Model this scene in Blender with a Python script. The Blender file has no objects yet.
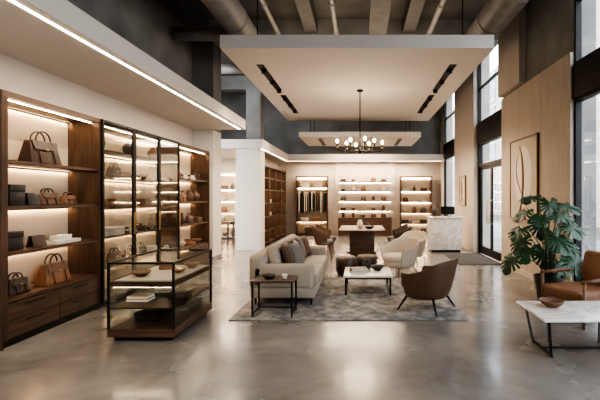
import bpy, bmesh, math, random
from mathutils import Vector, Matrix
random.seed(7)
S = bpy.context.scene
COL = S.collection

# ---------------------------------------------------------------- materials
def mk(name):
    m = bpy.data.materials.new(name); m.use_nodes = True
    nt = m.node_tree; b = nt.nodes['Principled BSDF']
    return m, nt, b
def plain(name, c, rough=.5, metal=0, spec=None, var=0.06, scale=12, bump=0.0, coat=0):
    m, nt, b = mk(name)
    tc = nt.nodes.new('ShaderNodeTexCoord'); n = nt.nodes.new('ShaderNodeTexNoise')
    n.inputs['Scale'].default_value = scale; n.inputs['Detail'].default_value = 5
    nt.links.new(tc.outputs['Object'], n.inputs['Vector'])
    r = nt.nodes.new('ShaderNodeValToRGB')
    r.color_ramp.elements[0].position = .3; r.color_ramp.elements[1].position = .7
    r.color_ramp.elements[0].color = tuple(max(0, x*(1-var)) for x in c)+(1,)
    r.color_ramp.elements[1].color = tuple(min(1, x*(1+var)) for x in c)+(1,)
    nt.links.new(n.outputs['Fac'], r.inputs['Fac']); nt.links.new(r.outputs['Color'], b.inputs['Base Color'])
    b.inputs['Roughness'].default_value = rough; b.inputs['Metallic'].default_value = metal
    if coat: b.inputs['Coat Weight'].default_value = coat
    if bump:
        bp = nt.nodes.new('ShaderNodeBump'); bp.inputs['Strength'].default_value = bump
        nt.links.new(n.outputs['Fac'], bp.inputs['Height']); nt.links.new(bp.outputs['Normal'], b.inputs['Normal'])
    return m
def wood(name, c1, c2, axis='Z', rough=.42):
    m, nt, b = mk(name)
    tc = nt.nodes.new('ShaderNodeTexCoord'); mp = nt.nodes.new('ShaderNodeMapping')
    sc = {'Z': (14, 14, 1.1), 'Y': (14, 1.1, 14), 'X': (1.1, 14, 14)}[axis]
    mp.inputs['Scale'].default_value = sc
    n = nt.nodes.new('ShaderNodeTexNoise'); n.inputs['Scale'].default_value = 1.6; n.inputs['Detail'].default_value = 8
    n.inputs['Distortion'].default_value = .6
    nt.links.new(tc.outputs['Object'], mp.inputs['Vector']); nt.links.new(mp.outputs['Vector'], n.inputs['Vector'])
    r = nt.nodes.new('ShaderNodeValToRGB'); r.color_ramp.elements[0].position = .32; r.color_ramp.elements[1].position = .68
    r.color_ramp.elements[0].color = c1+(1,); r.color_ramp.elements[1].color = c2+(1,)
    nt.links.new(n.outputs['Fac'], r.inputs['Fac']); nt.links.new(r.outputs['Color'], b.inputs['Base Color'])
    b.inputs['Roughness'].default_value = rough
    return m
def marble(name, base, vein, scale=2.2, rough=.2, w=.04):
    m, nt, b = mk(name)
    tc = nt.nodes.new('ShaderNodeTexCoord'); n = nt.nodes.new('ShaderNodeTexNoise')
    n.inputs['Scale'].default_value = scale; n.inputs['Detail'].default_value = 8; n.inputs['Distortion'].default_value = 1.6
    nt.links.new(tc.outputs['Object'], n.inputs['Vector'])
    r = nt.nodes.new('ShaderNodeValToRGB'); e = r.color_ramp.elements
    e[0].position = .5-w*2; e[0].color = base+(1,); e[1].position = .5+w*2; e[1].color = base+(1,)
    k = e.new(.5); k.color = vein+(1,)
    nt.links.new(n.outputs['Fac'], r.inputs['Fac']); nt.links.new(r.outputs['Color'], b.inputs['Base Color'])
    b.inputs['Roughness'].default_value = rough
    return m
def emis(name, c, s):
    m, nt, b = mk(name)
    b.inputs['Base Color'].default_value = c+(1,)
    b.inputs['Emission Color'].default_value = c+(1,); b.inputs['Emission Strength'].default_value = s
    return m
def glass(name, tint=(.95, .97, .97), fac=.10):
    m = bpy.data.materials.new(name); m.use_nodes = True; nt = m.node_tree; nt.nodes.clear()
    o = nt.nodes.new('ShaderNodeOutputMaterial'); mx = nt.nodes.new('ShaderNodeMixShader')
    t = nt.nodes.new('ShaderNodeBsdfTransparent'); g = nt.nodes.new('ShaderNodeBsdfGlossy')
    t.inputs['Color'].default_value = tint+(1,); g.inputs['Roughness'].default_value = .03
    f = nt.nodes.new('ShaderNodeLayerWeight'); f.inputs['Blend'].default_value = .25
    mul = nt.nodes.new('ShaderNodeMath'); mul.operation = 'MULTIPLY'; mul.inputs[1].default_value = .4
    nt.links.new(f.outputs['Fresnel'], mul.inputs[0]); nt.links.new(mul.outputs[0], mx.inputs['Fac'])
    nt.links.new(t.outputs[0], mx.inputs[1]); nt.links.new(g.outputs[0], mx.inputs[2]); nt.links.new(mx.outputs[0], o.inputs['Surface'])
    return m

M = {}
M['plaster'] = plain('plaster_warm', (.54, .48, .415), .8, var=.03, scale=2)
M['panelwhite'] = plain('ceiling_panel_paint', (.72, .66, .59), .75, var=.015, scale=1.5)
M['white'] = plain('white_paint', (.63, .585, .53), .7, var=.02, scale=2)
M['conc'] = plain('concrete_grey', (.25, .242, .232), .85, var=.22, scale=1.6, bump=.05)
M['concdark'] = plain('concrete_dark', (.12, .113, .105), .9, var=.25, scale=1.2)
M['stone'] = wood('limewash_panel', (.46, .39, .325), (.56, .49, .41), 'Z', .7)
M['wood'] = wood('walnut_v', (.038, .019, .011), (.10, .051, .029), 'Z')
M['woody'] = wood('walnut_y', (.038, .019, .011), (.11, .057, .033), 'Y')
M['woodx'] = wood('walnut_x', (.05, .025, .015), (.13, .067, .038), 'X')
M['oak'] = wood('oak_leg', (.13, .065, .033), (.21, .105, .055), 'Z')
M['black'] = plain('black_metal', (.016, .015, .014), .4, .6, var=.1)
M['duct'] = plain('duct_steel', (.32, .305, .285), .5, .3, var=.12, scale=4)
M['ductdark'] = plain('duct_dark', (.11, .103, .096), .55, .3, var=.15, scale=4)
M['backlit'] = plain('shelf_back_linen', (.58, .47, .35), .8, var=.05, scale=30)
M['marble'] = marble('white_marble', (.76, .74, .71), (.58, .55, .52), w=.03)
M['stonewall'] = marble('travertine', (.58, .51, .43), (.50, .43, .36), 1.3, .5, .1)
M['sofa'] = plain('sofa_fabric', (.33, .28, .225), .95, var=.08, scale=90, bump=.12)
M['cream'] = plain('cream_boucle', (.50, .43, .35), .95, var=.09, scale=70, bump=.15)
M['brown'] = plain('brown_leather', (.105, .055, .033), .42, var=.15, scale=14, bump=.03)
M['cognac'] = plain('cognac_leather', (.21, .095, .045), .42, var=.18, scale=14, bump=.03)
M['darkbrown'] = plain('dark_brown_leather', (.052, .028, .018), .42, var=.2, scale=14)
M['blackleather'] = plain('black_leather', (.018, .016, .015), .4, var=.2, scale=14)
M['pillowbrown'] = plain('pillow_brown', (.11, .064, .043), .9, var=.15, scale=60, bump=.1)
M['pillowgrey'] = plain('pillow_taupe', (.17, .15, .13), .9, var=.15, scale=60, bump=.1)
M['ceramic'] = plain('cream_ceramic', (.62, .56, .49), .5, var=.05)
M['ceramicdark'] = plain('dark_ceramic', (.035, .028, .024), .5, var=.15)
M['terra'] = plain('terracotta', (.18, .09, .052), .6, var=.1)
M['paper'] = plain('paper_pages', (.70, .66, .58), .8, var=.05, scale=60)
M['brass'] = plain('aged_brass', (.55, .38, .18), .3, 1.0, var=.05)
M['leaf'] = plain('monstera_leaf', (.022, .064, .026), .38, var=.45, scale=9)
M['stem'] = plain('monstera_stem', (.06, .10, .035), .5, var=.2)
M['soil'] = plain('soil', (.04, .028, .02), .95, var=.4, scale=60)
M['led'] = emis('led_warm', (1, .74, .46), 28)
M['ledfar'] = emis('led_warm_rear', (1, .76, .50), 40)
M['cove'] = emis('led_cove', (1, .80, .58), 5)
M['ledbright'] = emis('led_line', (1, .87, .70), 12)
M['bulb'] = emis('bulb_warm', (1, .78, .5), 26)
M['lens'] = emis('spot_lens', (1, .82, .6), 8)
M['glass'] = glass('clear_glass')
M['wglass'] = glass('window_glass', (.95, .98, 1))
M['mat'] = plain('door_mat_grey', (.07, .068, .066), .95, var=.3, scale=90)
# floor
m, nt, b = mk('polished_concrete'); M['floor'] = m
tc = nt.nodes.new('ShaderNodeTexCoord')
n1 = nt.nodes.new('ShaderNodeTexNoise'); n1.inputs['Scale'].default_value = .9; n1.inputs['Detail'].default_value = 10; n1.inputs['Roughness'].default_value = .66; n1.inputs['Distortion'].default_value = .4
n2 = nt.nodes.new('ShaderNodeTexNoise'); n2.inputs['Scale'].default_value = 1.3; n2.inputs['Detail'].default_value = 4
for n in (n1, n2): nt.links.new(tc.outputs['Object'], n.inputs['Vector'])
r = nt.nodes.new('ShaderNodeValToRGB'); r.color_ramp.elements[0].position = .34; r.color_ramp.elements[1].position = .66
r.color_ramp.elements[0].color = (.125, .118, .109, 1); r.color_ramp.elements[1].color = (.29, .272, .252, 1)
nt.links.new(n1.outputs['Fac'], r.inputs['Fac']); nt.links.new(r.outputs['Color'], b.inputs['Base Color'])
mr = nt.nodes.new('ShaderNodeMapRange'); mr.inputs['From Min'].default_value = .3; mr.inputs['From Max'].default_value = .7
mr.inputs['To Min'].default_value = .17; mr.inputs['To Max'].default_value = .30
nt.links.new(n2.outputs['Fac'], mr.inputs['Value']); nt.links.new(mr.outputs['Result'], b.inputs['Roughness'])
b.inputs['IOR'].default_value = 1.6
b.inputs['Coat Weight'].default_value = .3; b.inputs['Coat Roughness'].default_value = .1
# rug
m, nt, b = mk('rug_distressed'); M['rug'] = m
tc = nt.nodes.new('ShaderNodeTexCoord')
v = nt.nodes.new('ShaderNodeTexVoronoi'); v.inputs['Scale'].default_value = 5; v.feature = 'DISTANCE_TO_EDGE'
n1 = nt.nodes.new('ShaderNodeTexNoise'); n1.inputs['Scale'].default_value = 3.5; n1.inputs['Detail'].default_value = 12; n1.inputs['Roughness'].default_value = .75
for n in (v, n1): nt.links.new(tc.outputs['Object'], n.inputs['Vector'])
ad = nt.nodes.new('ShaderNodeMath'); ad.operation = 'MULTIPLY_ADD'; ad.inputs[1].default_value = .25
nt.links.new(v.outputs['Distance'], ad.inputs[0]); nt.links.new(n1.outputs['Fac'], ad.inputs[2])
r = nt.nodes.new('ShaderNodeValToRGB'); e = r.color_ramp.elements
e[0].position = .44; e[0].color = (.13, .13, .135, 1); e[1].position = .64; e[1].color = (.38, .35, .315, 1)
k = e.new(.53); k.color = (.24, .228, .212, 1)
nt.links.new(ad.outputs[0], r.inputs['Fac']); nt.links.new(r.outputs['Color'], b.inputs['Base Color']); b.inputs['Roughness'].default_value = .98
# brick
m, nt, b = mk('facade_brick'); M['brick'] = m
tc = nt.nodes.new('ShaderNodeTexCoord'); mp = nt.nodes.new('ShaderNodeMapping'); mp.inputs['Rotation'].default_value = (0, math.radians(90), 0)
bt = nt.nodes.new('ShaderNodeTexBrick'); bt.inputs['Scale'].default_value = 3
bt.inputs['Color1'].default_value = (.33, .26, .21, 1); bt.inputs['Color2'].default_value = (.40, .33, .28, 1); bt.inputs['Mortar'].default_value = (.42, .38, .34, 1)
nt.links.new(tc.outputs['Object'], mp.inputs['Vector']); nt.links.new(mp.outputs['Vector'], bt.inputs['Vector']); nt.links.new(bt.outputs['Color'], b.inputs['Base Color'])
b.inputs['Roughness'].default_value = .9

# ---------------------------------------------------------------- mesh helpers
def link(name, me, mat, parent=None, loc=(0, 0, 0), rot=(0, 0, 0), smooth=False):
    o = bpy.data.objects.new(name, me); COL.objects.link(o)
    if mat is not None: me.materials.append(M[mat] if isinstance(mat, str) else mat)
    if parent: o.parent = parent
    o.location = loc; o.rotation_euler = rot
    if smooth:
        for p in me.polygons: p.use_smooth = True
    return o
def group(name, loc=(0, 0, 0), rz=0):
    e = bpy.data.objects.new(name, None); COL.objects.link(e); e.location = loc; e.rotation_euler = (0, 0, rz)
    e.empty_display_size = .1
    return e
def box(name, x, y, z, mat, parent=None, bevel=0, seg=3, rot=(0, 0, 0)):
    c = ((x[0]+x[1])/2, (y[0]+y[1])/2, (z[0]+z[1])/2); d = (abs(x[1]-x[0]), abs(y[1]-y[0]), abs(z[1]-z[0]))
    me = bpy.data.meshes.new(name); bm = bmesh.new(); bmesh.ops.create_cube(bm, size=1)
    bmesh.ops.scale(bm, vec=d, verts=bm.verts)
    if bevel:
        bmesh.ops.bevel(bm, geom=bm.edges[:], offset=min(bevel, min(d)*.49), segments=seg, profile=.5, affect='EDGES')
    bm.to_mesh(me); bm.free()
    return link(name, me, mat, parent, c, rot, smooth=bool(bevel) and seg > 2)
def lathe(name, prof, mat, parent=None, loc=(0, 0, 0), seg=28, sx=1, sy=1, rz=0):
    me = bpy.data.meshes.new(name); bm = bmesh.new(); rings = []
    for r_, z_ in prof:
        if r_ < 1e-5: rings.append([bm.verts.new((0, 0, z_))])
        else: rings.append([bm.verts.new((r_*sx*math.cos(2*math.pi*i/seg), r_*sy*math.sin(2*math.pi*i/seg), z_)) for i in range(seg)])
    for a, b_ in zip(rings, rings[1:]):
        for i in range(seg):
            j = (i+1) % seg
            if len(a) == 1 and len(b_) == 1: continue
            if len(a) == 1: bm.faces.new((a[0], b_[j], b_[i]))
            elif len(b_) == 1: bm.faces.new((a[i], a[j], b_[0]))
            else: bm.faces.new((a[i], a[j], b_[j], b_[i]))
    bmesh.ops.recalc_face_normals(bm, faces=bm.faces)
    bm.to_mesh(me); bm.free()
    return link(name, me, mat, parent, loc, (0, 0, rz), smooth=True)
def cyl(name, r_, z0, z1, mat, parent=None, loc=(0, 0), seg=24, bev=.004):
    bev = min(bev, (z1-z0)*.3, r_*.3)
    return lathe(name, [(0, z0), (r_-bev, z0), (r_, z0+bev), (r_, z1-bev), (r_-bev, z1), (0, z1)], mat, parent, (loc[0], loc[1], 0), seg)
def tube(name, pts, rad, mat, parent=None, seg=8, square=False):
    pts = [Vector(p) for p in pts]; n = len(pts)
    if not hasattr(rad, '__len__'): rad = [rad]*n
    me = bpy.data.meshes.new(name); bm = bmesh.new(); rings = []
    if square: seg = 4
    up = None
    for i, p in enumerate(pts):
        t = (pts[min(i+1, n-1)]-pts[max(i-1, 0)]).normalized()
        if up is None: up = Vector((0, 0, 1)) if abs(t.z) < .9 else Vector((0, 1, 0))
        s = t.cross(up)
        if s.length < 1e-4: s = t.cross(Vector((1, 0, 0)))
        s.normalize(); up = s.cross(t).normalized()
        off = math.pi/4 if square else 0
        rings.append([bm.verts.new(p+rad[i]*(math.cos(off+2*math.pi*k/seg)*s+math.sin(off+2*math.pi*k/seg)*up)) for k in range(seg)])
    for a, b_ in zip(rings, rings[1:]):
        for k in range(seg): bm.faces.new((a[k], a[(k+1) % seg], b_[(k+1) % seg], b_[k]))
    bm.faces.new(rings[0][::-1]); bm.faces.new(rings[-1])
    bmesh.ops.recalc_face_normals(bm, faces=bm.faces)
    bm.to_mesh(me); bm.free()
    return link(name, me, mat, parent, smooth=not square)
def poly(name, verts, faces, mat, parent=None, loc=(0, 0, 0), rot=(0, 0, 0), smooth=False, sub=0, bevel=0):
    me = bpy.data.meshes.new(name); me.from_pydata(verts, [], faces)
    bm = bmesh.new(); bm.from_mesh(me); bmesh.ops.recalc_face_normals(bm, faces=bm.faces)
    if bevel: bmesh.ops.bevel(bm, geom=bm.edges[:], offset=bevel, segments=3, profile=.5, affect='EDGES')
    bm.to_mesh(me); bm.free()
    o = link(name, me, mat, parent, loc, rot, smooth)
    if sub:
        md = o.modifiers.new('sub', 'SUBSURF'); md.levels = sub; md.render_levels = sub
    return o
def pillow(name, w, h, t, mat, parent, loc, rot):
    N = 14; vs = []; fs = []
    for side in (1, -1):
        for i in range(N+1):
            for j in range(N+1):
                a = -1+2*i/N; c = -1+2*j/N
                th = t/2*((1-abs(a)**2.6)*(1-abs(c)**2.6))**.55
                pin = 1-.07*(1-a*a)*(abs(c)**3); pin2 = 1-.07*(1-c*c)*(abs(a)**3)
                vs.append((a*w/2*pin2, side*th, c*h/2*pin))
    o = (N+1)**2
    for s in (0, o):
        for i in range(N):
            for j in range(N):
                fs.append((s+i*(N+1)+j, s+(i+1)*(N+1)+j, s+(i+1)*(N+1)+j+1, s+i*(N+1)+j+1))
    me = bpy.data.meshes.new(name); me.from_pydata(vs, [], fs)
    bm = bmesh.new(); bm.from_mesh(me); bmesh.ops.remove_doubles(bm, verts=bm.verts, dist=.0005); bmesh.ops.recalc_face_normals(bm, faces=bm.faces); bm.to_mesh(me); bm.free()
    return link(name, me, mat, parent, loc, rot, smooth=True)

# ---------------------------------------------------------------- room shell
H = 6.0
box('floor', (-8, 3.4), (-3, 17.3), (-.1, 0), 'floor')
box('ceiling', (-8, 3.8), (-3, 17.3), (H, H+.1), 'concdark')
box('sidewalk', (3.41, 9), (-6, 60), (-.16, -.03), 'conc')
wl = group('wall_left')
box('lower', (-4.35, -4.2), (-3, 10.0), (0, 3.28), 'plaster', wl)
box('upper', (-4.35, -4.2), (-3, 10.0), (3.28, H), 'conc', wl)
box('wall_front_unseen', (-4.35, 3.75), (-3.2, -3.0), (0, H), 'plaster')  # unseen wall behind the camera, added to block flat frontal light
box('wall_far_left', (-7.2, -7.0), (10, 17), (0, H), 'plaster')
wb = group('wall_back')
box('lower', (-8, 3.4), (17.0, 17.3), (0, 3.05), 'stonewall', wb)
box('upper', (-8, 3.4), (17.0, 17.3), (3.05, H), 'conc', wb)
# soffit above cabinet
so = group('ceiling_soffit')
box('slab', (-4.2, -2.86), (-3, 10.0), (3.28, 3.52), 'panelwhite', so)
box('led_line', (-2.99, -2.965), (-3, 9.9), (3.272, 3.28), 'ledbright', so)
# columns
for i, (x0, x1, y0, y1) in enumerate([(-4.3, -3.68, 10.02, 10.6)]):
    c = group('column'); box('shaft_lower', (x0, x1), (y0, y1), (0, 3.28), 'white', c)
    box('shaft_upper', (x0, x1), (y0, y1), (3.28, H), 'conc', c); box('base', (x0-.01, x1+.01), (y0-.01, y1+.01), (0, .1), 'conc', c)
c = group('column'); box('shaft_upper', (-3.5, -3.06), (12.3, 12.75), (3.35, H), 'conc', c)
# partition & low ceilings at the rear-left
pt = group('wall_partition')
box('pier', (-3.72, -2.98), (12.0, 12.5), (0, 3.05), 'white', pt)
box('spine', (-3.72, -3.5), (12.5, 17), (0, 3.05), 'white', pt)
lc = group('ceiling_lowered')
box('left_slab', (-7, -2.9), (11.9, 17), (3.05, 3.32), 'white', lc)
box('back_slab', (-2.9, 3.4), (16.1, 17), (3.05, 3.32), 'white', lc)
box('edge_led', (-2.95, 3.3), (16.15, 16.18), (3.043, 3.05), 'cove', lc)
box('edge_led_side', (-2.97, -2.94), (12, 16.1), (3.043, 3.05), 'cove', lc)
# floating ceiling panels
p1 = group('ceiling_panel')
box('slab', (-2.54, 2.43), (7.25, 14.2), (4.30, 4.54), 'panelwhite', p1)
for sx in (-2.04, 1.90):
    box('slot', (sx-.07, sx+.07), (8.15, 10.1), (4.288, 4.30), 'black', p1); box('slot', (sx-.07, sx+.07), (10.6, 12.85), (4.288, 4.30), 'black', p1)
    for k in range(6):
        y = 8.5+k*.8
        if 10.1 < y < 10.6: y += .5
        lathe('spot_can', [(0, 4.27), (.045, 4.27), (.05, 4.23), (.055, 4.23), (.055, 4.288), (0, 4.288)], 'black', p1, (sx, y, 0), 12)
        lathe('spot_lens', [(0, 4.255), (.036, 4.255), (.036, 4.265), (0, 4.265)], 'lens', p1, (sx, y, 0), 12)
for x in (-2, 2):
    for y in (7.8, 10.5, 13.6): tube('hanger', [(x, y, 4.54), (x, y, H)], .012, 'black', p1, 6)
p2 = group('ceiling_panel')
box('slab', (-2.06, 2.06), (13.5, 16.0), (3.63, 3.80), 'panelwhite', p2)
for sx in (-1.4, 1.4): box('slot', (sx-.07, sx+.07), (13.9, 15.7), (3.618, 3.63), 'black', p2)
for x in (-1.8, 1.8):
    for y in (14.5, 15.7): tube('hanger', [(x, y, 3.8), (x, y, H)], .012, 'black', p2, 6)
# beams & services
for y in (9.9, 14.5):
    box('trim_beam', (-7, 3.3), (y, y+.45), (5.5, H), 'conc')
for x in (-3.9, -1.2, 1.2): box('trim_beam', (x-.15, x+.15), (-3, 9.9), (5.65, H), 'ductdark')
def duct(name, x, z, r_, mat, y0=-2.97, y1=16.9):
    g = group(name); tube('pipe', [(x, y0, z), (x, y1, z)], r_, mat, g, 24)
    y = y0+.4
    while y < y1:
        tube('flange', [(x, y, z), (x, y+.05, z)], r_+.018, mat, g, 24); y += 1.3
duct('air_duct', -2.5, 5.12, .28, 'duct'); duct('air_duct', 2.62, 5.1, .30, 'duct')
duct('sprinkler_pipe', -2.95, 5.44, .035, 'duct'); duct('sprinkler_pipe', -1.9, 5.4, .05, 'duct'); duct('sprinkler_pipe', -.55, 5.40, .045, 'duct'); duct('sprinkler_pipe', 1.6, 5.38, .06, 'duct')
for y in (8.9, 11.3):
    g = group('air_duct'); tube('pipe', [(-4.1, y, 5.22), (-2.8, y, 5.22)], .14, 'duct', g, 16)
g = group('cable_tray'); box('tray', (.2, .6), (-2.97, 16.9), (5.3, 5.36), 'ductdark', g)
for s in (.2, .58): box('lip', (s, s+.02), (-2.97, 16.9), (5.36, 5.42), 'ductdark', g)

# right wall
X = 3.4
wr = group('wall_right')
box('panel_wall_core', (X, X+.35), (6.35, 9.45), (0, H), 'conc', wr)
box('clad_panel', (X-.06, X), (6.35, 9.45), (0, 3.9), 'stone', wr)
for y in (7.38, 8.41): box('clad_joint', (X-.0615, X-.05), (y-.004, y+.004), (0, 3.9), 'conc', wr)
box('pilaster', (X-.12, X+.35), (11.55, 13.9), (0, H), 'plaster', wr)
box('pier_far', (X, X+.35), (16.2, 17.3), (0, H), 'plaster', wr)
box('lintel', (X, X+.35), (-3, 17.0), (5.75, H), 'conc', wr)
box('pilaster_upper', (X-.14, X), (8.2, 9.45), (3.95, H), 'plaster', wr)
wi = 0
def window(y0, y1, z0, z1, mull=1, hz=()):
    global wi; wi += 1
    g = group('window_%d' % wi); f = .05
    box('frame_bottom', (X, X+.09), (y0, y1), (z0, z0+f), 'black', g); box('frame_top', (X, X+.09), (y0, y1), (z1-f, z1), 'black', g)
    for k in range(mull+1):
        y = y0+(y1-y0)*k/mull; a = min(max(y-f/2, y0), y1-f)
        box('mullion', (X, X+.09), (a, a+f), (z0+f, z1-f), 'black', g)
    for z in hz: box('rail', (X+.01, X+.08), (y0+f, y1-f), (z-.02, z+.02), 'black', g)
    box('pane', (X+.045, X+.053), (y0+f, y1-f), (z0+f, z1-f), 'wglass', g)
def spandrel(y0, y1):
    box('trim_spandrel', (X-.03, X+.15), (y0, y1), (3.15, 3.68), 'black')
for (y0, y1, mu) in [(-3, 6.35, 4), (13.9, 16.2, 1)]:
    window(y0, y1, 0, 3.15, mu, (.5,)); spandrel(y0, y1); window(y0, y1, 3.68, 5.75, mu, (4.7,))
spandrel(9.45, 11.55); window(9.45, 11.55, 3.68, 5.75, 1, (4.7,))
g = group('door_1')
for y in (9.45, 11.47): box('jamb', (X, X+.12), (y, y+.08), (0, 3.15), 'black', g)
box('head', (X, X+.12), (9.53, 11.47), (3.07, 3.15), 'black', g); box('transom', (X, X+.12), (9.53, 11.47), (2.45, 2.53), 'black', g)
for y0, y1 in ((9.54, 10.49), (10.51, 11.46)):
    for a, b_ in ((y0, y0+.06), (y1-.06, y1)): box('stile', (X+.04, X+.08), (a, b_), (.01, 2.45), 'black', g)
    box('bottom_rail', (X+.04, X+.08), (y0+.06, y1-.06), (.01, .22), 'black', g); box('top_rail', (X+.04, X+.08), (y0+.06, y1-.06), (2.36, 2.45), 'black', g)
    box('pane', (X+.055, X+.063), (y0+.06, y1-.06), (.22, 2.36), 'wglass', g)
for y in (10.4, 10.6): tube('pull_handle', [(X+.04, y, .9), (X-.04, y, .92), (X-.04, y, 1.5), (X+.04, y, 1.52)], .014, 'brass', g)
box('transom_pane', (X+.055, X+.063), (9.53, 11.47), (2.53, 3.07), 'wglass', g)
box('door_mat', (2.35, 3.3), (9.4, 11.3), (0, .015), 'mat', bevel=.004)
box('baseboard_right', (X-.08, X-.06), (6.35, 9.45), (0, .1), 'plaster')

# exterior building
fb = group('street_building')
box('facade', (13, 14), (-4, 60), (-.1, 14), 'brick', fb)
M['extglass'] = plain('facade_glass', (.13, .17, .21), .1, var=.3, scale=1); M['extstone'] = plain('facade_stone', (.55, .51, .46), .9, var=.1)
for k in range(20):
    y = -2+k*3.1
    for z in (.4, 4.2, 7.8, 11.0):
        box('pane', (12.95, 13.0), (y, y+1.7), (z, z+2.5), 'extglass', fb); box('surround', (12.88, 13.0), (y-.15, y+1.85), (z+2.5, z+2.75), 'extstone', fb)
        box('sill', (12.88, 13.0), (y-.1, y+1.8), (z-.15, z), 'extstone', fb); box('bar', (12.93, 12.96), (y+.82, y+.88), (z, z+2.5), 'extstone', fb)
box('street', (9, 13), (-6, 60), (-.2, -.1), 'ductdark')

# ---------------------------------------------------------------- items
def handbag(loc, rz, w, h, d, mat, s=1):
    g = group('handbag', loc, rz)
    t = .84
    vs = [(-w/2, -d/2, 0), (w/2, -d/2, 0), (w/2, d/2, 0), (-w/2, d/2, 0), (-w/2*t, -d*.22, h), (w/2*t, -d*.22, h), (w/2*t, d*.22, h), (-w/2*t, d*.22, h)]
    poly('body', vs, [(0, 1, 2, 3), (4, 5, 6, 7), (0, 1, 5, 4), (1, 2, 6, 5), (2, 3, 7, 6), (3, 0, 4, 7)], mat, g, smooth=True, bevel=min(.02, d*.12))
    yk = lambda z: -(d/2-(d*.28)*z/h)-.004
    poly('flap', [(-w*.42, yk(h)-.004, h+.003), (w*.42, yk(h)-.004, h+.003), (w*.36, yk(h*.62)-.012, h*.62), (-w*.36, yk(h*.62)-.012, h*.62), (-w*.42, 0, h+.008), (w*.42, 0, h+.008)], [(0, 1, 2, 3), (0, 1, 5, 4)], mat, g)
    for sx in (-1, 1): tube('strap', [(sx*w*.24, yk(0)-.002, .01), (sx*w*.24, yk(h)-.004, h)], .006, 'darkbrown', g, 6)
    for sy in (-1, 1):
        pts = [(w*.24*math.cos(a), sy*d*.17, h-.02+h*.5*math.sin(a)**.8 if math.sin(a) > 0 else h-.02) for a in [math.pi*i/14 for i in range(15)]]
        tube('handle', pts, .009, 'darkbrown', g)
    box('clasp', (-.02, .02), (yk(h*.62)-.022, yk(h*.62)-.010), (h*.60, h*.68), 'brass', g, .002)
    return g
def books(loc, rz, n=3, w=.26, d=.19, cols=('blackleather', 'cream', 'darkbrown')):
    g = group('book_stack', loc, rz); z = 0
    for i in range(n):
        t = .028+.012*random.random(); ww = w*(1-.08*i); dd = d*(1-.06*i)
        box('cover_bottom', (-ww/2, ww/2), (-dd/2, dd/2), (z, z+.004), cols[i % len(cols)], g); box('pages', (-ww/2+.004, ww/2-.006), (-dd/2+.005, dd/2-.005), (z+.004, z+t-.004), 'paper', g)
        box('cover_top', (-ww/2, ww/2), (-dd/2, dd/2), (z+t-.004, z+t), cols[i % len(cols)], g); box('spine', (-ww/2, -ww/2+.004), (-dd/2, dd/2), (z+.004, z+t-.004), cols[i % len(cols)], g); z += t
    return g
def gift(loc, rz, w, d, h, mat, name='storage_box'):
    g = group(name, loc, rz); box('base', (-w/2, w/2), (-d/2, d/2), (0, h*.68), mat, g, .004)
    box('lid', (-w/2-.004, w/2+.004), (-d/2-.004, d/2+.004), (h*.68, h), mat, g, .005); return g
def wallet(loc, rz, w, h, mat):
    g = group('leather_wallet', loc, rz)
    for s in (-1, 1):
        o = box('leaf', (-w/2, w/2), (-.006, .006), (0, h), mat, g, .004); o.location = (0, s*.028, h/2*math.cos(.25)+.004); o.rotation_euler = (s*.25, 0, 0)
    return g
def vase(loc, h, r_, mat, kind=0):
    P = [[(0, 0), (.55, 0), (.62, .02), (1, .45), (.9, .7), (.35, .88), (.4, 1), (.3, 1), (.26, .88), (0, .8)],
         [(0, 0), (.8, 0), (1, .25), (.95, .6), (.6, .9), (.65, 1), (.5, 1), (.45, .9), (0, .85)],
         [(0, 0), (.4, 0), (.5, .1), (.9, .3), (.95, .4), (.35, .62), (.25, .9), (.4, 1), (.25, 1), (0, .92)]][kind]
    return lathe('vase', [(a*r_, b_*h) for a, b_ in P], mat, None, loc)
def bowl(loc, r_, h, mat, parent=None, name='bowl'):
    return lathe(name, [(0, 0), (r_*.4, 0), (r_*.45, h*.08), (r_*.8, h*.5), (r_, h), (r_*.95, h), (r_*.75, h*.5), (r_*.4, h*.16), (0, h*.14)], mat, parent, loc)
def shoes(loc, rz, mat):
    g = group('pair_of_shoes', loc, rz)
    for sx in (-.06, .06):
        lathe('sole', [(0, 0), (1, 0), (1, .018), (0, .018)], 'blackleather', g, (sx, 0, 0), 20, .045, .14)
        lathe('upper', [(1, .018), (.98, .04), (.85, .065), (.5, .085), (0, .09)], mat, g, (sx, -.0, 0), 20, .042, .135)
        lathe('ankle', [(0, .05), (1, .05), (.9, .125), (.75, .125), (.7, .1), (0, .1)], mat, g, (sx, .06, 0), 16, .036, .06)
    return g

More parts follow.
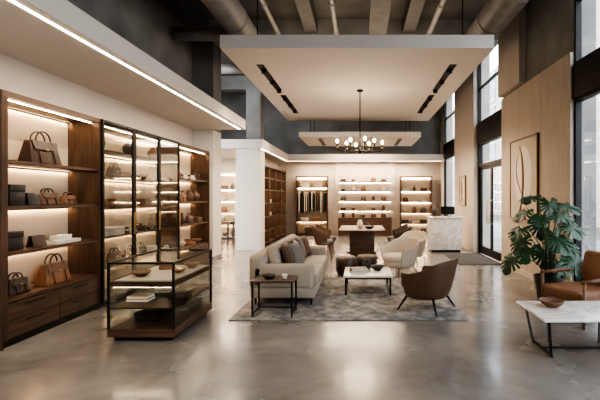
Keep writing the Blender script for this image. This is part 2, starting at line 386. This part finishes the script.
# ---------------------------------------------------------------- left display cabinet
XF, XB, CH = -3.72, -4.19, 2.72
cab = group('display_cabinet', (0, 0, 0))
Y = [4.18, 5.74, 6.56, 7.38, 8.20, 9.9]
box('plinth', (XB, XF-.04), (Y[0], Y[-1]), (0, .08), 'black', cab)
box('top', (XB, XF), (Y[0], Y[-1]), (CH-.06, CH), 'woody', cab)
for i, y in enumerate(Y):
    if i in (2, 3): continue
    w = .05
    a = y if i == 0 else (y-w if i == len(Y)-1 else y-w/2)
    box('upright', (XB, XF), (a, a+w), (.08, CH-.06), 'wood', cab, .003, 2)
box('end_panel', (XB, XF), (Y[0]-.03, Y[0]-.001), (0, CH), 'wood', cab)
bays = [(Y[0]+.05, Y[1]-.025), (Y[1]+.025, Y[4]-.025), (Y[4]+.025, Y[5]-.05)]
SH = [.50, 1.0, 1.5, 2.0]
for bi, (a, b_) in enumerate(bays):
    box('back', (XB, XB+.015), (a, b_), (.08, CH-.06), 'backlit', cab)
    zs = SH if bi != 1 else [.10, .55, 1.0, 1.45, 1.9, 2.3]
    for z in zs:
        sm = 'woody' if bi != 1 else 'darkbrown'
        t = .035 if bi != 1 else .02
        box('shelf', (XB+.015, XF-.03), (a, b_), (z-t, z), sm, cab, .002, 2)
    for z in zs[1:]+[CH-.025]:
        box('led', (XB+.03, XB+.05), (a+.02, b_-.02), (z-.047, z-.037), 'led', cab)
        box('led_valance', (XB+.052, XB+.058), (a+.02, b_-.02), (z-.062, z-.037), 'woody', cab)
    box('led_top', (XF-.12, XF-.107), (a+.02, b_-.02), (CH-.068, CH-.061), 'led', cab)
    if bi != 1:
        n = 2
        for k in range(n):
            y0 = a+(b_-a)*k/n+.004; y1 = a+(b_-a)*(k+1)/n-.004
            for z0, z1 in (((.09, .27), (.278, .455)) if bi == 0 else ((.09, .455),)):
                box('drawer', (XF-.25, XF-.01), (y0, y1), (z0, z1), 'woody', cab, .004, 2)
                box('drawer_pull', (XF-.01, XF+.008), ((y0+y1)/2-.12, (y0+y1)/2+.12), (z1-.04, z1-.03), 'black', cab)
# glass doors
for i in range(1, 4):
    y0, y1 = Y[i]+.005, Y[i+1]-.005
    for a, b_ in ((y0, y0+.035), (y1-.035, y1)): box('door_stile', (XF, XF+.03), (a, b_), (.06, CH), 'black', cab)
    for z0, z1 in ((.06, .1), (CH-.04, CH)): box('door_rail', (XF, XF+.03), (y0+.035, y1-.035), (z0, z1), 'black', cab)
    box('door_glass', (XF+.012, XF+.018), (y0+.035, y1-.035), (.1, CH-.04), 'glass', cab)
    box('door_handle', (XF+.03, XF+.05), (y1-.03, y1-.015), (1.0, 1.35), 'brass', cab)
R90 = math.pi/2
xm = -3.93
handbag((xm, 4.92, 2.0), R90, .48, .28, .2, 'darkbrown')
gift((xm, 4.50, 1.5), R90, .20, .16, .24, 'blackleather'); wallet((xm+.05, 4.72, 1.5), R90, .17, .15, 'blackleather')
handbag((xm, 5.02, 1.5), R90, .30, .15, .14, 'brown'); handbag((xm, 5.38, 1.5), R90, .22, .12, .12, 'terra')
gift((xm, 4.48, 1.0), R90, .24, .12, .21, 'blackleather'); wallet((xm+.05, 4.8, 1.0), R90, .2, .14, 'darkbrown'); gift((xm, 5.25, 1.0), R90, .42, .24, .045, 'ceramic'); gift((xm, 5.25, 1.046), R90, .2, .15, .06, 'white')
handbag((xm, 4.56, .5), R90, .28, .17, .16, 'darkbrown'); handbag((xm, 5.13, .5), R90, .42, .26, .19, 'cognac')
mats = ['ceramic', 'darkbrown', 'terra', 'ceramicdark', 'cream', 'brown']
def fill(y0, y1, z, x, rz, step=.4, hmax=.34):
    y = y0+step/2
    while y < y1-.1:
        k = random.randint(0, 6); mt = random.choice(mats); L = (x, y, z)
        if k == 0: handbag(L, rz, .28, .17, .14, random.choice(['brown', 'darkbrown', 'cognac']))
        elif k == 1: books(L, rz)
        elif k == 2: vase(L, random.uniform(.2, hmax-.06), random.uniform(.07, .1), mt, random.randint(0, 2))
        elif k == 3: gift(L, rz, .26, .2, .12, mt)
        elif k == 4: shoes(L, rz, random.choice(['darkbrown', 'cognac', 'blackleather']))
        elif k == 5: bowl(L, .13, .1, mt)
        else: vase(L, .25, .09, mt, 2)
        y += step
for z in [.55, 1.0, 1.45, 1.9]: fill(5.8, 8.15, z, xm, R90, .39)
for y in (6.0, 6.8, 7.6): vase((xm, y, 1.9+.4), .24, .1, 'ceramicdark' if y < 7 else 'terra', 0)
for z in [.5, 1.0, 1.5, 2.0]: fill(8.25, 9.8, z, xm, R90, .38)

# ---------------------------------------------------------------- glass showcase
gs = group('glass_showcase', (-2.42, 4.975, 0)); hw, hl, hh = .37, .565, .88
box('plinth', (-hw+.05, hw-.05), (-hl+.05, hl-.05), (0, .05), 'black', gs)
box('base', (-hw, hw), (-hl, hl), (.05, .14), 'woodx', gs, .004, 2)
for sx in (-1, 1):
    for sy in (-1, 1): box('post', (sx*hw-(.011 if sx > 0 else -.011)-.011, sx*hw-(.011 if sx > 0 else -.011)+.011), (sy*(hl-.011)-.011, sy*(hl-.011)+.011), (.14, hh), 'black', gs)
for sy in (-1, 1): box('rail_x', (-hw+.022, hw-.022), (sy*(hl-.011)-.011, sy*(hl-.011)+.011), (hh-.022, hh), 'black', gs)
for sx in (-1, 1): box('rail_y', (sx*(hw-.011)-.011, sx*(hw-.011)+.011), (-hl+.022, hl-.022), (hh-.022, hh), 'black', gs)
box('upper_tray', (-hw+.015, hw-.015), (-hl+.015, hl-.015), (.60, .66), 'woodx', gs, .003, 2)
box('tray_liner', (-hw+.05, hw-.05), (-hl+.05, hl-.05), (.66, .668), 'cream', gs)
box('middle_shelf', (-hw+.015, hw-.015), (-hl+.015, hl-.015), (.36, .375), 'darkbrown', gs)
for sy in (-1, 1): box('led', (-hw+.05, hw-.05), (sy*(hl-.04)-.004, sy*(hl-.04)+.004), (.595, .60), 'led', gs)
box('glass_top', (-hw+.02, hw-.02), (-hl+.02, hl-.02), (hh-.012, hh-.004), 'glass', gs)
for sy in (-1, 1): box('glass_side', (-hw+.022, hw-.022), (sy*(hl-.012)-.003, sy*(hl-.012)+.003), (.14, hh-.022), 'glass', gs)
for sx in (-1, 1): box('glass_side', (sx*(hw-.012)-.003, sx*(hw-.012)+.003), (-hl+.022, hl-.022), (.14, hh-.022), 'glass', gs)
bowl((-2.58, 4.72, .668), .11, .06, 'terra'); bowl((-2.25, 4.95, .668), .09, .05, 'brass'); wallet((-2.5, 5.15, .668), .5, .16, .08, 'cognac'); bowl((-2.22, 5.3, .668), .1, .06, 'terra')
books((-2.6, 4.75, .375), 0, 2); gift((-2.2, 4.9, .375), 0, .2, .22, .08, 'blackleather'); books((-2.5, 5.2, .375), .2, 3)
gift((-2.5, 4.85, .14), 0, .3, .3, .1, 'blackleather'); gift((-2.25, 5.25, .14), 0, .26, .26, .12, 'darkbrown')

# ---------------------------------------------------------------- rug
rg = group('area_rug', (-.14, 6.55, 0)); box('pile', (-1.56, 1.56), (-1.38, 1.38), (0, .014), 'rug', rg, .005)
FZ = .0145
# ---------------------------------------------------------------- sofa (faces +X)
sf = group('sofa', (-1.12, 7.0, FZ)); L = 1.2
for sx in (-.42, .40):
    for sy in (-1.1, 1.1): tube('leg', [(sx, sy, 0), (sx, sy, .12)], [.014, .022], 'black', sf, 10)
box('frame', (-.48, .46), (-L, L), (.11, .26), 'sofa', sf, .03)
box('backrest', (-.5, -.27), (-L, L), (.24, .74), 'sofa', sf, .07, 5)
for sy in (-1, 1): box('arm', (-.46, .44), (sy*(L-.1)-.1, sy*(L-.1)+.1), (.24, .60), 'sofa', sf, .06, 5)
for k in range(2): box('seat_cushion', (-.28, .48), (-1.0+k*1.0+.005, k*1.0-.005), (.25, .43), 'sofa', sf, .05, 5)
for k in range(2):
    o = box('back_cushion', (-.09, .09), (-.49, .49), (-.22, .22), 'sofa', sf, .07, 5); o.location = (-.19, -.5+k*1.0, .63); o.rotation_euler = (0, -.18, 0)
for (x, y, m_, a, s) in [(-.02, -.68, 'pillowbrown', .15, .44), (.06, -.34, 'pillowgrey', -.2, .42), (-.02, .1, 'darkbrown', .1, .42), (.0, .5, 'pillowgrey', .1, .44), (.04, .78, 'pillowbrown', -.15, .42)]:
    pillow('throw_pillow', s, s, .16, m_, sf, (x, y, .42+s*.5), (-.32, 0, R90+a))
# ---------------------------------------------------------------- side table
st = group('side_table', (-1.16, 5.45, FZ))
box('top', (-.29, .29), (-.2, .2), (.455, .48), 'darkbrown', st, .006)
for sx in (-.26, .26):
    for sy in (-.17, .17): box('leg', (sx-.011, sx+.011), (sy-.011, sy+.011), (0, .455), 'black', st)
    box('rail', (sx-.01, sx+.01), (-.16, .16), (.03, .05), 'black', st)
box('rail_long', (-.25, .25), (.16, .18), (.03, .05), 'black', st)
bowl((-1.24, 5.45, FZ+.48), .09, .05, 'ceramicdark'); lathe('coffee_cup', [(0, 0), (.03, 0), (.04, .06), (.035, .06), (.026, .008), (0, .008)], 'ceramic', None, (-1.02, 5.42, FZ+.48))
# ---------------------------------------------------------------- coffee table
ct = group('coffee_table', (.13, 6.85, FZ))
box('top', (-.40, .40), (-.42, .42), (.28, .315), 'marble', ct, .012)
for sx in (-.36, .36):
    for sy in (-.38, .38): box('leg', (sx-.014, sx+.014), (sy-.014, sy+.014), (0, .28), 'black', ct)
    box('foot_rail', (sx-.012, sx+.012), (-.366, .366), (0, .02), 'black', ct)
    box('top_rail', (sx-.012, sx+.012), (-.366, .366), (.255, .28), 'black', ct)
for sy in (-.38, .38): box('cross_rail', (-.346, .346), (sy-.012, sy+.012), (.255, .28), 'black', ct)
books((-.02, 6.75, FZ+.315), .2, 2, .3, .22, ('cream', 'darkbrown')); bowl((.3, 6.95, FZ+.315), .12, .08, 'ceramicdark')
vase((.12, 7.12, FZ+.315), .16, .08, 'ceramicdark', 1)
for (x, y, rr, hh_) in ((-.28, 8.3, .22, .38), (.14, 8.6, .22, .36)):
    g = group('ottoman', (x, y, 0)); cyl('base', rr-.03, 0, .05, 'black', g)
    lathe('cushion', [(0, .05), (rr-.02, .05), (rr, .08), (rr+.005, hh_*.5), (rr, hh_-.05), (rr-.04, hh_-.01), (0, hh_)], 'darkbrown', g, seg=36)

# ---------------------------------------------------------------- barrel chairs (front = local -Y)
def tub(name, loc, rz, shell, seat, leg, rx=.37, ry=.36, bz=.2, seat_z=.42, back_z=.72, arm_z=.54, span=128, legs='splay'):
    g = group(name, loc, rz); N = 22; vs = []; fs = []
    K = [(.80, 0), (.93, .45), (1.02, .97), (.985, 1.0), (.91, .97), (.83, .5), (.72, .05)]
    for i in range(N+1):
        a = math.radians(-span+2*span*i/N); ca, sa = math.cos(a), math.sin(a)
        px = rx*math.copysign(abs(sa)**.8, sa); py = ry*math.copysign(abs(ca)**.85, ca)
        w = max(0, (ca+.25)/1.25); w = w*w*(3-2*w); tz = arm_z+(back_z-arm_z)*w
        for (s, u) in K: vs.append((px*s, py*s+(.05*u*w), bz+(tz-bz)*u))
    n = len(K)
    for i in range(N):
        for k in range(n): fs.append((i*n+k, i*n+(k+1) % n, (i+1)*n+(k+1) % n, (i+1)*n+k))
    fs.append(tuple(range(n))); fs.append(tuple(N*n+k for k in range(n))[::-1])
    poly('shell', vs, fs, shell, g, smooth=True, sub=2)
    lathe('seat_base', [(0, bz-.01), (.74, bz-.01), (.80, bz+.04), (.84, seat_z-.12), (0, seat_z-.12)], shell, g, (0, -.01, 0), 32, rx, ry)
    lathe('seat_cushion', [(0, seat_z-.12), (.80, seat_z-.12), (.86, seat_z-.09), (.86, seat_z-.03), (.78, seat_z), (0, seat_z+.012)], seat, g, (0, -.03, 0), 36, rx, ry*1.02)
    for sx in (-1, 1):
        for sy in (-1, 1):
            tube('leg', [(sx*rx*.5, sy*ry*.5, bz+.02), (sx*rx*.78, sy*ry*.78, 0)], [.02, .011], leg, g, 10)
    return g
tub('armchair', (.95, 5.72, FZ), math.radians(-125), 'brown', 'brown', 'black', .40, .38, .19, .42, .74, .54)
tub('armchair', (.80, 8.25, 0), math.radians(-50), 'cream', 'cream', 'oak', .38, .38, .18, .42, .76, .58)
tub('armchair', (1.25, 9.7, 0), math.radians(-30), 'cream', 'cream', 'oak', .34, .34, .18, .42, .76, .58)
# ---------------------------------------------------------------- dining table
dt = group('dining_table', (.05, 10.95, 0))
box('top', (-.6, .6), (-.85, .85), (.71, .76), 'woodx', dt, .008)
for sy in (-.55, .55): box('pedestal', (-.32, .32), (sy-.06, sy+.06), (.04, .71), 'woodx', dt, .006)
for sy in (-.55, .55): box('foot', (-.42, .42), (sy-.09, sy+.09), (0, .04), 'black', dt, .005)
box('stretcher', (-.05, .05), (-.49, .49), (.3, .4), 'woody', dt)
for (x, y, r_) in [(-.95, 10.5, 90), (-.95, 11.35, 90), (1.05, 10.55, -90), (1.05, 11.35, -90), (.05, 12.2, 0)]:
    tub('dining_chair', (x, y, 0), math.radians(r_), 'darkbrown' if x > 0 else 'pillowbrown', 'pillowgrey', 'oak', .27, .27, .36, .48, .84, .66, 115)
vase((.0, 10.9, .76), .22, .08, 'ceramic', 1); bowl((.25, 10.6, .76), .14, .07, 'ceramicdark')
fl = group('flower_sprigs', (0, 10.9, .94))
for i in range(14):
    a = i*2.4; rr = .05+.1*random.random(); z = .15+.15*random.random()
    tube('twig', [(0, 0, 0), (rr*.4*math.cos(a), rr*.4*math.sin(a), z*.6), (rr*math.cos(a), rr*math.sin(a), z)], .003, 'stem', fl, 5)
    lathe('bud', [(0, -.015), (.018, 0), (0, .02)], 'cream', fl, (rr*math.cos(a), rr*math.sin(a), z), 8)
# ---------------------------------------------------------------- chandelier
ch = group('chandelier', (0.0, 10.1, 0))
cyl('canopy', .08, 4.26, 4.30, 'black', ch); tube('rod', [(0, 0, 4.27), (0, 0, 2.8)], .014, 'black', ch)
lathe('hub', [(0, 2.70), (.03, 2.71), (.05, 2.76), (.03, 2.84), (0, 2.88)], 'black', ch)
for i in range(8):
    a = math.pi*i/4+.2; R = .58 if i % 2 == 0 else .42; c, s = math.cos(a), math.sin(a)
    tube('arm', [(0, 0, 2.78), (R*.5*c, R*.5*s, 2.74), (R*.95*c, R*.95*s, 2.76), (R*c, R*s, 2.84)], .012, 'black', ch)
    lathe('cup', [(0, 2.83), (.035, 2.84), (.04, 2.86), (0, 2.86)], 'brass', ch, (R*c, R*s, 0), 14)
    lathe('candle', [(0, 2.86), (.018, 2.86), (.018, 2.95), (0, 2.95)], 'black', ch, (R*c, R*s, 0), 12)
    lathe('globe_bulb', [(0, 2.945), (.02, 2.955), (.036, 2.985), (.03, 3.02), (0, 3.05)], 'bulb', ch, (R*c, R*s, 0), 16)

# ---------------------------------------------------------------- marble side table (right)
mt = group('marble_table', (2.27, 4.2, 0))
box('top', (-.5, .5), (-.36, .36), (.39, .42), 'marble', mt, .012)
for sx in (-1, 1):
    for sy in (-1, 1): tube('leg', [(sx*.42, sy*.28, .385), (sx*.36, sy*.2, 0)], .016, 'black', mt, square=True)
    tube('brace', [(sx*.36, -.2, .02), (sx*.36, .2, .02)], .014, 'black', mt, square=True); tube('top_brace', [(sx*.42, -.28, .38), (sx*.42, .28, .38)], .014, 'black', mt, square=True)
tube('cross', [(-.36, 0, .02), (.36, 0, .02)], .014, 'black', mt, square=True)
bowl((2.06, 4.3, .42), .13, .075, 'terra')
# ---------------------------------------------------------------- leather lounge chair (right)
lc2 = group('lounge_chair', (2.93, 5.25, 0), math.radians(-75))
for sx in (-.36, .36):
    tube('front_leg', [(sx, -.34, 0), (sx, -.33, .56)], [.016, .022], 'oak', lc2, 10); tube('rear_leg', [(sx, .36, 0), (sx, .32, .3), (sx, .36, .58)], [.016, .022, .018], 'oak', lc2, 10)
    tube('armrest', [(sx, -.36, .565), (sx, 0, .585), (sx, .37, .565)], [.022, .028, .022], 'oak', lc2, 10); tube('side_rail', [(sx, -.33, .27), (sx, .32, .25)], .02, 'oak', lc2, 10)
for y in (-.33, .32): tube('cross_rail', [(-.36, y, .27), (.36, y, .27)], .02, 'oak', lc2, 10)
box('seat_cushion', (-.325, .325), (-.37, .30), (.28, .43), 'cognac', lc2, .05, 5)
o = box('back_cushion', (-.325, .325), (-.07, .07), (-.24, .24), 'cognac', lc2, .06, 5); o.location = (0, .33, .62); o.rotation_euler = (-.22, 0, 0)

# ---------------------------------------------------------------- monstera
mo = group('potted_monstera', (2.93, 6.2, 0))
lathe('pot', [(0, 0), (.15, 0), (.17, .02), (.225, .36), (.225, .38), (.205, .38), (.20, .33), (0, .33)], 'ceramicdark', mo, seg=36)
lathe('soil', [(0, .335), (.2, .335), (0, .345)], 'soil', mo)
def leaf(size, pos, dirv, droop):
    N = 144; vs = [(0, 0, 0)]; fs = []
    for i in range(N):
        t = 2*math.pi*i/N; a = t-math.pi  # a=0 tip
        r_ = 1.0-.25*abs(math.sin(a/2))**1.2+.12*math.exp(-(a/.25)**2)
        if abs(a) > 2.8: r_ *= .4
        for nc in (.48, .86, 1.24, 1.64, 2.06):
            dlt = abs(abs(a)-nc)
            if dlt < .10: r_ *= .38+.62*(dlt/.10)**.8
        x = r_*math.sin(a)*.56; y = r_*math.cos(a)*.60
        vs.append((x*size, y*size, (-.22*(x*x)*2.0-.35*droop*max(0, y)**2)*size+.02*size*math.sin(7*a)))
    for i in range(N): fs.append((0, i+1, (i+1) % N+1))
    d = Vector(dirv).normalized(); s = d.cross(Vector((0, 0, 1))).normalized(); u = s.cross(d).normalized()
    Mx = Matrix((s, d, u)).transposed().to_4x4(); Mx.translation = Vector(pos)+d*size*.30
    me = bpy.data.meshes.new('leaf'); me.from_pydata([Mx @ Vector(v) for v in vs], [], fs)
    link('leaf', me, 'leaf', mo, smooth=True)
random.seed(11)
for i in range(18):
    a = i*2.39996+.3; lvl = i/17; R = .46-.20*lvl+.1*random.random(); z = .60+.97*lvl+.06*random.random()
    px, py = R*math.cos(a), R*math.sin(a)
    if px > .12: px = .12+(px-.12)*.25
    base = (.05*math.cos(a), .05*math.sin(a), .34)
    tube('stem', [base, (px*.3, py*.3, .34+(z-.34)*.6), (px*.75, py*.75, z-.02), (px, py, z)], [.010, .009, .007, .005], 'stem', mo, 6)
    sz = .41-.10*lvl*random.random()
    dx = math.cos(a) if px < .1 else -.05
    leaf(sz, (px, py, z), (dx*.7, math.sin(a)*.4-.6, -.75+.5*lvl), 1)

# ---------------------------------------------------------------- wall art
def art(yc, zc, w, h, xw, k):
    g = group('wall_art', (xw, yc, zc))
    M['artbg'] = plain('art_canvas%d' % k, (.56, .49, .40), .9, var=.06, scale=3); M['artfg'] = plain('art_shape%d' % k, (.32, .22, .15), .9, var=.15, scale=5)
    M['artlt'] = plain('art_light%d' % k, (.72, .66, .58), .9, var=.04, scale=3)
    box('canvas', (-.03, 0), (-w/2, w/2), (-h/2, h/2), 'artbg', g)
    for a, b_ in ((-w/2-.02, -w/2), (w/2, w/2+.02)): box('frame', (-.045, 0), (a, b_), (-h/2-.02, h/2+.02), 'oak', g)
    for a, b_ in ((-h/2-.02, -h/2), (h/2, h/2+.02)): box('frame', (-.045, 0), (-w/2, w/2), (a, b_), 'oak', g)
    n = 40; ph = .3
    vs = [(-.033, w*.33*math.cos(t)*(1+.10*math.sin(t+ph)), h*.02+h*.38*math.sin(t)) for t in [2*math.pi*i/n for i in range(n)]]+[(-.033, 0, h*.02)]
    poly('brush_oval', vs, [(i, (i+1) % n, n) for i in range(n)], 'artlt', g)
    tube('brush_arc', [(-.032, w*(.18+.2*math.cos(t)), h*(.0+.42*math.sin(t))) for t in [math.pi*(.5+i/24) for i in range(25)]], [.008+.026*math.sin(math.pi*i/24) for i in range(25)], 'artfg', g, 6)
    tube('brush_line', [(-.032, w*.26*math.sin(t*1.2-.8), h*(-.40+.80*t/3)) for t in [3*i/24 for i in range(25)]], [.005+.014*math.sin(math.pi*i/24) for i in range(25)], 'artfg', g, 6)
art(8.12, 1.97, 1.3, 1.62, X-.061, 1)
art(12.7, 1.8, .7, .9, X-.121, 2)

# ---------------------------------------------------------------- reception desk
rd = group('reception_desk', (2.5, 11.9, 0))
box('body', (-.46, .46), (-.3, .3), (.06, .98), 'marble', rd, .006); box('kick', (-.42, .42), (-.26, .26), (0, .06), 'black', rd); box('counter', (-.49, .49), (-.33, .33), (.98, 1.02), 'marble', rd, .006)
vase((2.2, 11.85, 1.02), .24, .07, 'ceramicdark', 0)
g = group('computer_monitor', (2.62, 11.95, 1.02)); box('stand_base', (-.09, .09), (-.07, .07), (0, .012), 'black', g, .003); box('neck', (-.015, .015), (.0, .02), (.012, .12), 'black', g); box('screen', (-.2, .2), (-.03, 0), (.06, .3), 'black', g, .004)

# ---------------------------------------------------------------- rear shelving
def shelfunit(name, x0, x1, yb, yf, z1, zs, frame='wood', bays_=1, items=True, led='ledfar'):
    g = group(name)
    box('back', (x0, x1), (yb-.02, yb), (0, z1), 'backlit', g)
    for k in range(bays_+1):
        x = x0+(x1-x0)*k/bays_; x = min(max(x-.02, x0), x1-.04); box('upright', (x, x+.04), (yf, yb-.02), (0, z1), frame, g)
    box('top', (x0, x1), (yf, yb-.02), (z1, z1+.04), frame, g)
    for z in zs:
        box('shelf', (x0+.04, x1-.04), (yf+.01, yb-.02), (z-.03, z), 'woodx' if frame == 'wood' else frame, g)
    for z in zs[1:]+[z1]: box('led', (x0+.05, x1-.05), (yb-.05, yb-.038), (z-.042, z-.032), led, g)
    if items:
        for z in zs:
            if z > z1-.2: continue
            x = x0+.22
            while x < x1-.18:
                k = random.randint(0, 4); Lc = (x, (yb+yf)/2, z)
                if k == 0: handbag(Lc, 0, .26, .16, .13, random.choice(['brown', 'darkbrown', 'cognac']))
                elif k == 1: gift(Lc, 0, .26, .2, .14, random.choice(mats))
                elif k == 2: vase(Lc, .24, .09, random.choice(mats), random.randint(0, 2))
                elif k == 3: shoes(Lc, 0, 'darkbrown')
                else: books(Lc, 0)
                x += .38
    return g
g = shelfunit('clothes_shelf', -2.66, -1.34, 16.98, 16.55, 2.42, [.1, .6, 2.0], 'wood', 1, False)
tube('rail', [(-2.6, 16.75, 1.85), (-1.4, 16.75, 1.85)], .015, 'black', g)
ck = group('hanging_clothes')
for i in range(15):
    x = -2.52+i*.075; mm = random.choice(['blackleather', 'darkbrown', 'cream', 'pillowgrey', 'pillowbrown', 'ceramic'])
    tube('hook', [(x, 16.75, 1.88), (x, 16.75, 1.80)], .004, 'black', ck, 5)
    hgt = random.uniform(.75, .95); W = .19
    vs = []
    for xx in (-.018, .018):
        for (y, z) in ((0, 1.82), (.07, 1.80), (W, 1.72), (W*1.02, 1.45), (W*.9, 1.82-hgt), (-W*.9, 1.82-hgt), (-W*1.02, 1.45), (-W, 1.72), (-.07, 1.80)): vs.append((x+xx, 16.75+y, z))
    poly('garment', vs, [tuple(range(9)), tuple(range(9, 18))]+[(k, (k+1) % 9, 9+(k+1) % 9, 9+k) for k in range(9)], mm, ck)
gift((-2.3, 16.75, .6), 0, .3, .25, .15, 'ceramic'); gift((-1.8, 16.75, .6), 0, .3, .25, .15, 'cognac'); gift((-2.1, 16.75, .1), 0, .4, .3, .25, 'darkbrown')
gift((-2.3, 16.75, 2.0), 0, .35, .25, .18, 'ceramic'); gift((-1.75, 16.75, 2.0), 0, .35, .25, .18, 'cream')
shelfunit('display_shelf', 1.68, 3.0, 16.98, 16.6, 2.42, [.1, .5, .95, 1.4, 1.85], 'wood', 1)
# centre feature with floating lit shelves
fw = group('floating_shelves')
box('slab', (-1.05, 1.45), (16.85, 16.99), (0, 3.04), 'stonewall', fw)
for z in (1.05, 1.45, 1.85, 2.25):
    box('shelf', (-.9, 1.3), (16.55, 16.85), (z-.04, z), 'woodx', fw); box('led', (-.88, 1.28), (16.82, 16.832), (z-.052, z-.042), 'ledfar', fw)
box('counter', (-.9, 1.3), (16.4, 16.84), (.0, .75), 'woodx', fw)
for z in (.75, 1.05, 1.45, 1.85, 2.25):
    x = -.7
    while x < 1.2:
        k = random.randint(0, 3); Lc = (x, 16.68, z); mm = random.choice(mats)
        if k == 0: handbag(Lc, 0, .24, .14, .12, random.choice(['brown', 'cognac']))
        elif k == 1: vase(Lc, .2, .07, mm, 1)
        elif k == 2: gift(Lc, 0, .22, .2, .1, mm)
        else: bowl(Lc, .1, .09, mm)
        x += .42
# side shelves on partition facing +X
sp = group('merchandise_shelving')
box('back', (-3.5, -3.48), (12.52, 16.5), (0, 3.03), 'backlit', sp)
for k in range(5):
    y = 12.52+k*.985; box('upright', (-3.48, -3.05), (y, y+.04), (0, 2.6), 'wood', sp)
box('header', (-3.48, -3.04), (12.52, 16.5), (2.6, 2.75), 'woody', sp)
for k in range(4):
    y0 = 12.56+k*.985
    for z in (.1, .5, .95, 1.4, 1.85, 2.25):
        box('shelf', (-3.48, -3.06), (y0, y0+.945), (z-.03, z), 'woody', sp)
        box('led', (-3.47, -3.455), (y0+.02, y0+.925), (z+.30, z+.315), 'led', sp)
for z in (.5, .95, 1.4, 1.85): 
    for k in range(4): fill(12.58+k*.985, 13.45+k*.985, z, -3.27, R90, .42, .3)
# far-left lit shelves
g = shelfunit('boutique_shelving', -6.6, -3.8, 15.6, 15.2, 2.5, [.1, .55, 1.0, 1.45, 1.9], 'white', 3, True, 'led')
box('wall_rear_left', (-7, -3.72), (15.61, 15.8), (0, 3.05), 'plaster')
tub('dining_chair', (-4.6, 12.6, 0), 2.2, 'brown', 'cream', 'oak', .27, .27, .36, .48, .84, .66, 115)
g = group('display_table', (-4.9, 13.8, 0)); box('top', (-.5, .5), (-.35, .35), (.72, .76), 'woodx', g, .005)
for sx in (-.44, .44):
    for sy in (-.29, .29): box('leg', (sx-.025, sx+.025), (sy-.025, sy+.025), (0, .72), 'woodx', g)
vase((-4.8, 13.8, .76), .26, .1, 'ceramic', 0)

# ---------------------------------------------------------------- lights
def area(name, loc, rot, sx, sy, e, c):
    l = bpy.data.lights.new(name, 'AREA'); l.shape = 'RECTANGLE'; l.size = sx; l.size_y = sy; l.energy = e; l.color = c
    o = bpy.data.objects.new(name, l); COL.objects.link(o); o.location = loc; o.rotation_euler = rot; return o
def spot(name, loc, e, c, ang=70, rot=(0, 0, 0)):
    l = bpy.data.lights.new(name, 'SPOT'); l.energy = e; l.color = c; l.spot_size = math.radians(ang); l.spot_blend = .8; l.shadow_soft_size = .08
    o = bpy.data.objects.new(name, l); COL.objects.link(o); o.location = loc; o.rotation_euler = rot; return o
W = (1, .80, .60)
for sx in (-2.04, 1.90):
    for y in (8.6, 9.7, 11.2, 12.4): spot('track_light', (sx, y, 4.2), 120, W, 110)
area('panel_light', (0, 15, 3.6), (0, 0, 0), 2.5, 2, 70, W)
area('soffit_light', (-3.0, 4.0, 3.26), (0, 0, 0), .05, 11, 90, W)
area('rear_left_light', (-5.2, 13.8, 3.03), (0, 0, 0), 2.5, 2, 80, W)
area('rear_light', (0, 16.4, 3.02), (0, 0, 0), 5, .2, 90, W)
area('void_fill', (0, 10.5, 4.6), (math.pi, 0, 0), 4, 6, 60, W)  # added fill aimed upwards to brighten the ceiling void, no fixture modelled
l = bpy.data.lights.new('chandelier_glow', 'POINT'); l.energy = 35; l.color = (1, .79, .56); l.shadow_soft_size = .4
o = bpy.data.objects.new('chandelier_glow', l); COL.objects.link(o); o.location = (0, 10.1, 3.0)
# world
w = bpy.data.worlds.new('World'); S.world = w; w.use_nodes = True; nt = w.node_tree; bg = nt.nodes['Background']
bg.inputs['Color'].default_value = (.89, .935, 1.0, 1); bg.inputs['Strength'].default_value = 5.2
sun = bpy.data.lights.new('sun', 'SUN'); sun.energy = 2.5; sun.angle = .2; sun.color = (1, .94, .86)
so_ = bpy.data.objects.new('sun', sun); COL.objects.link(so_); so_.rotation_euler = (math.radians(15), math.radians(-35), 0)
# camera
cd = bpy.data.cameras.new('camera'); cd.lens = 24; cd.sensor_width = 36; cd.shift_x = -.1; cd.shift_y = -.005; cd.clip_end = 200
co = bpy.data.objects.new('camera', cd); COL.objects.link(co); co.location = (0, 0, 1.6); co.rotation_euler = (math.radians(90), 0, 0)
S.camera = co
try:
    S.view_settings.look = 'AgX - High Contrast'
except Exception: pass
S.view_settings.exposure = .8
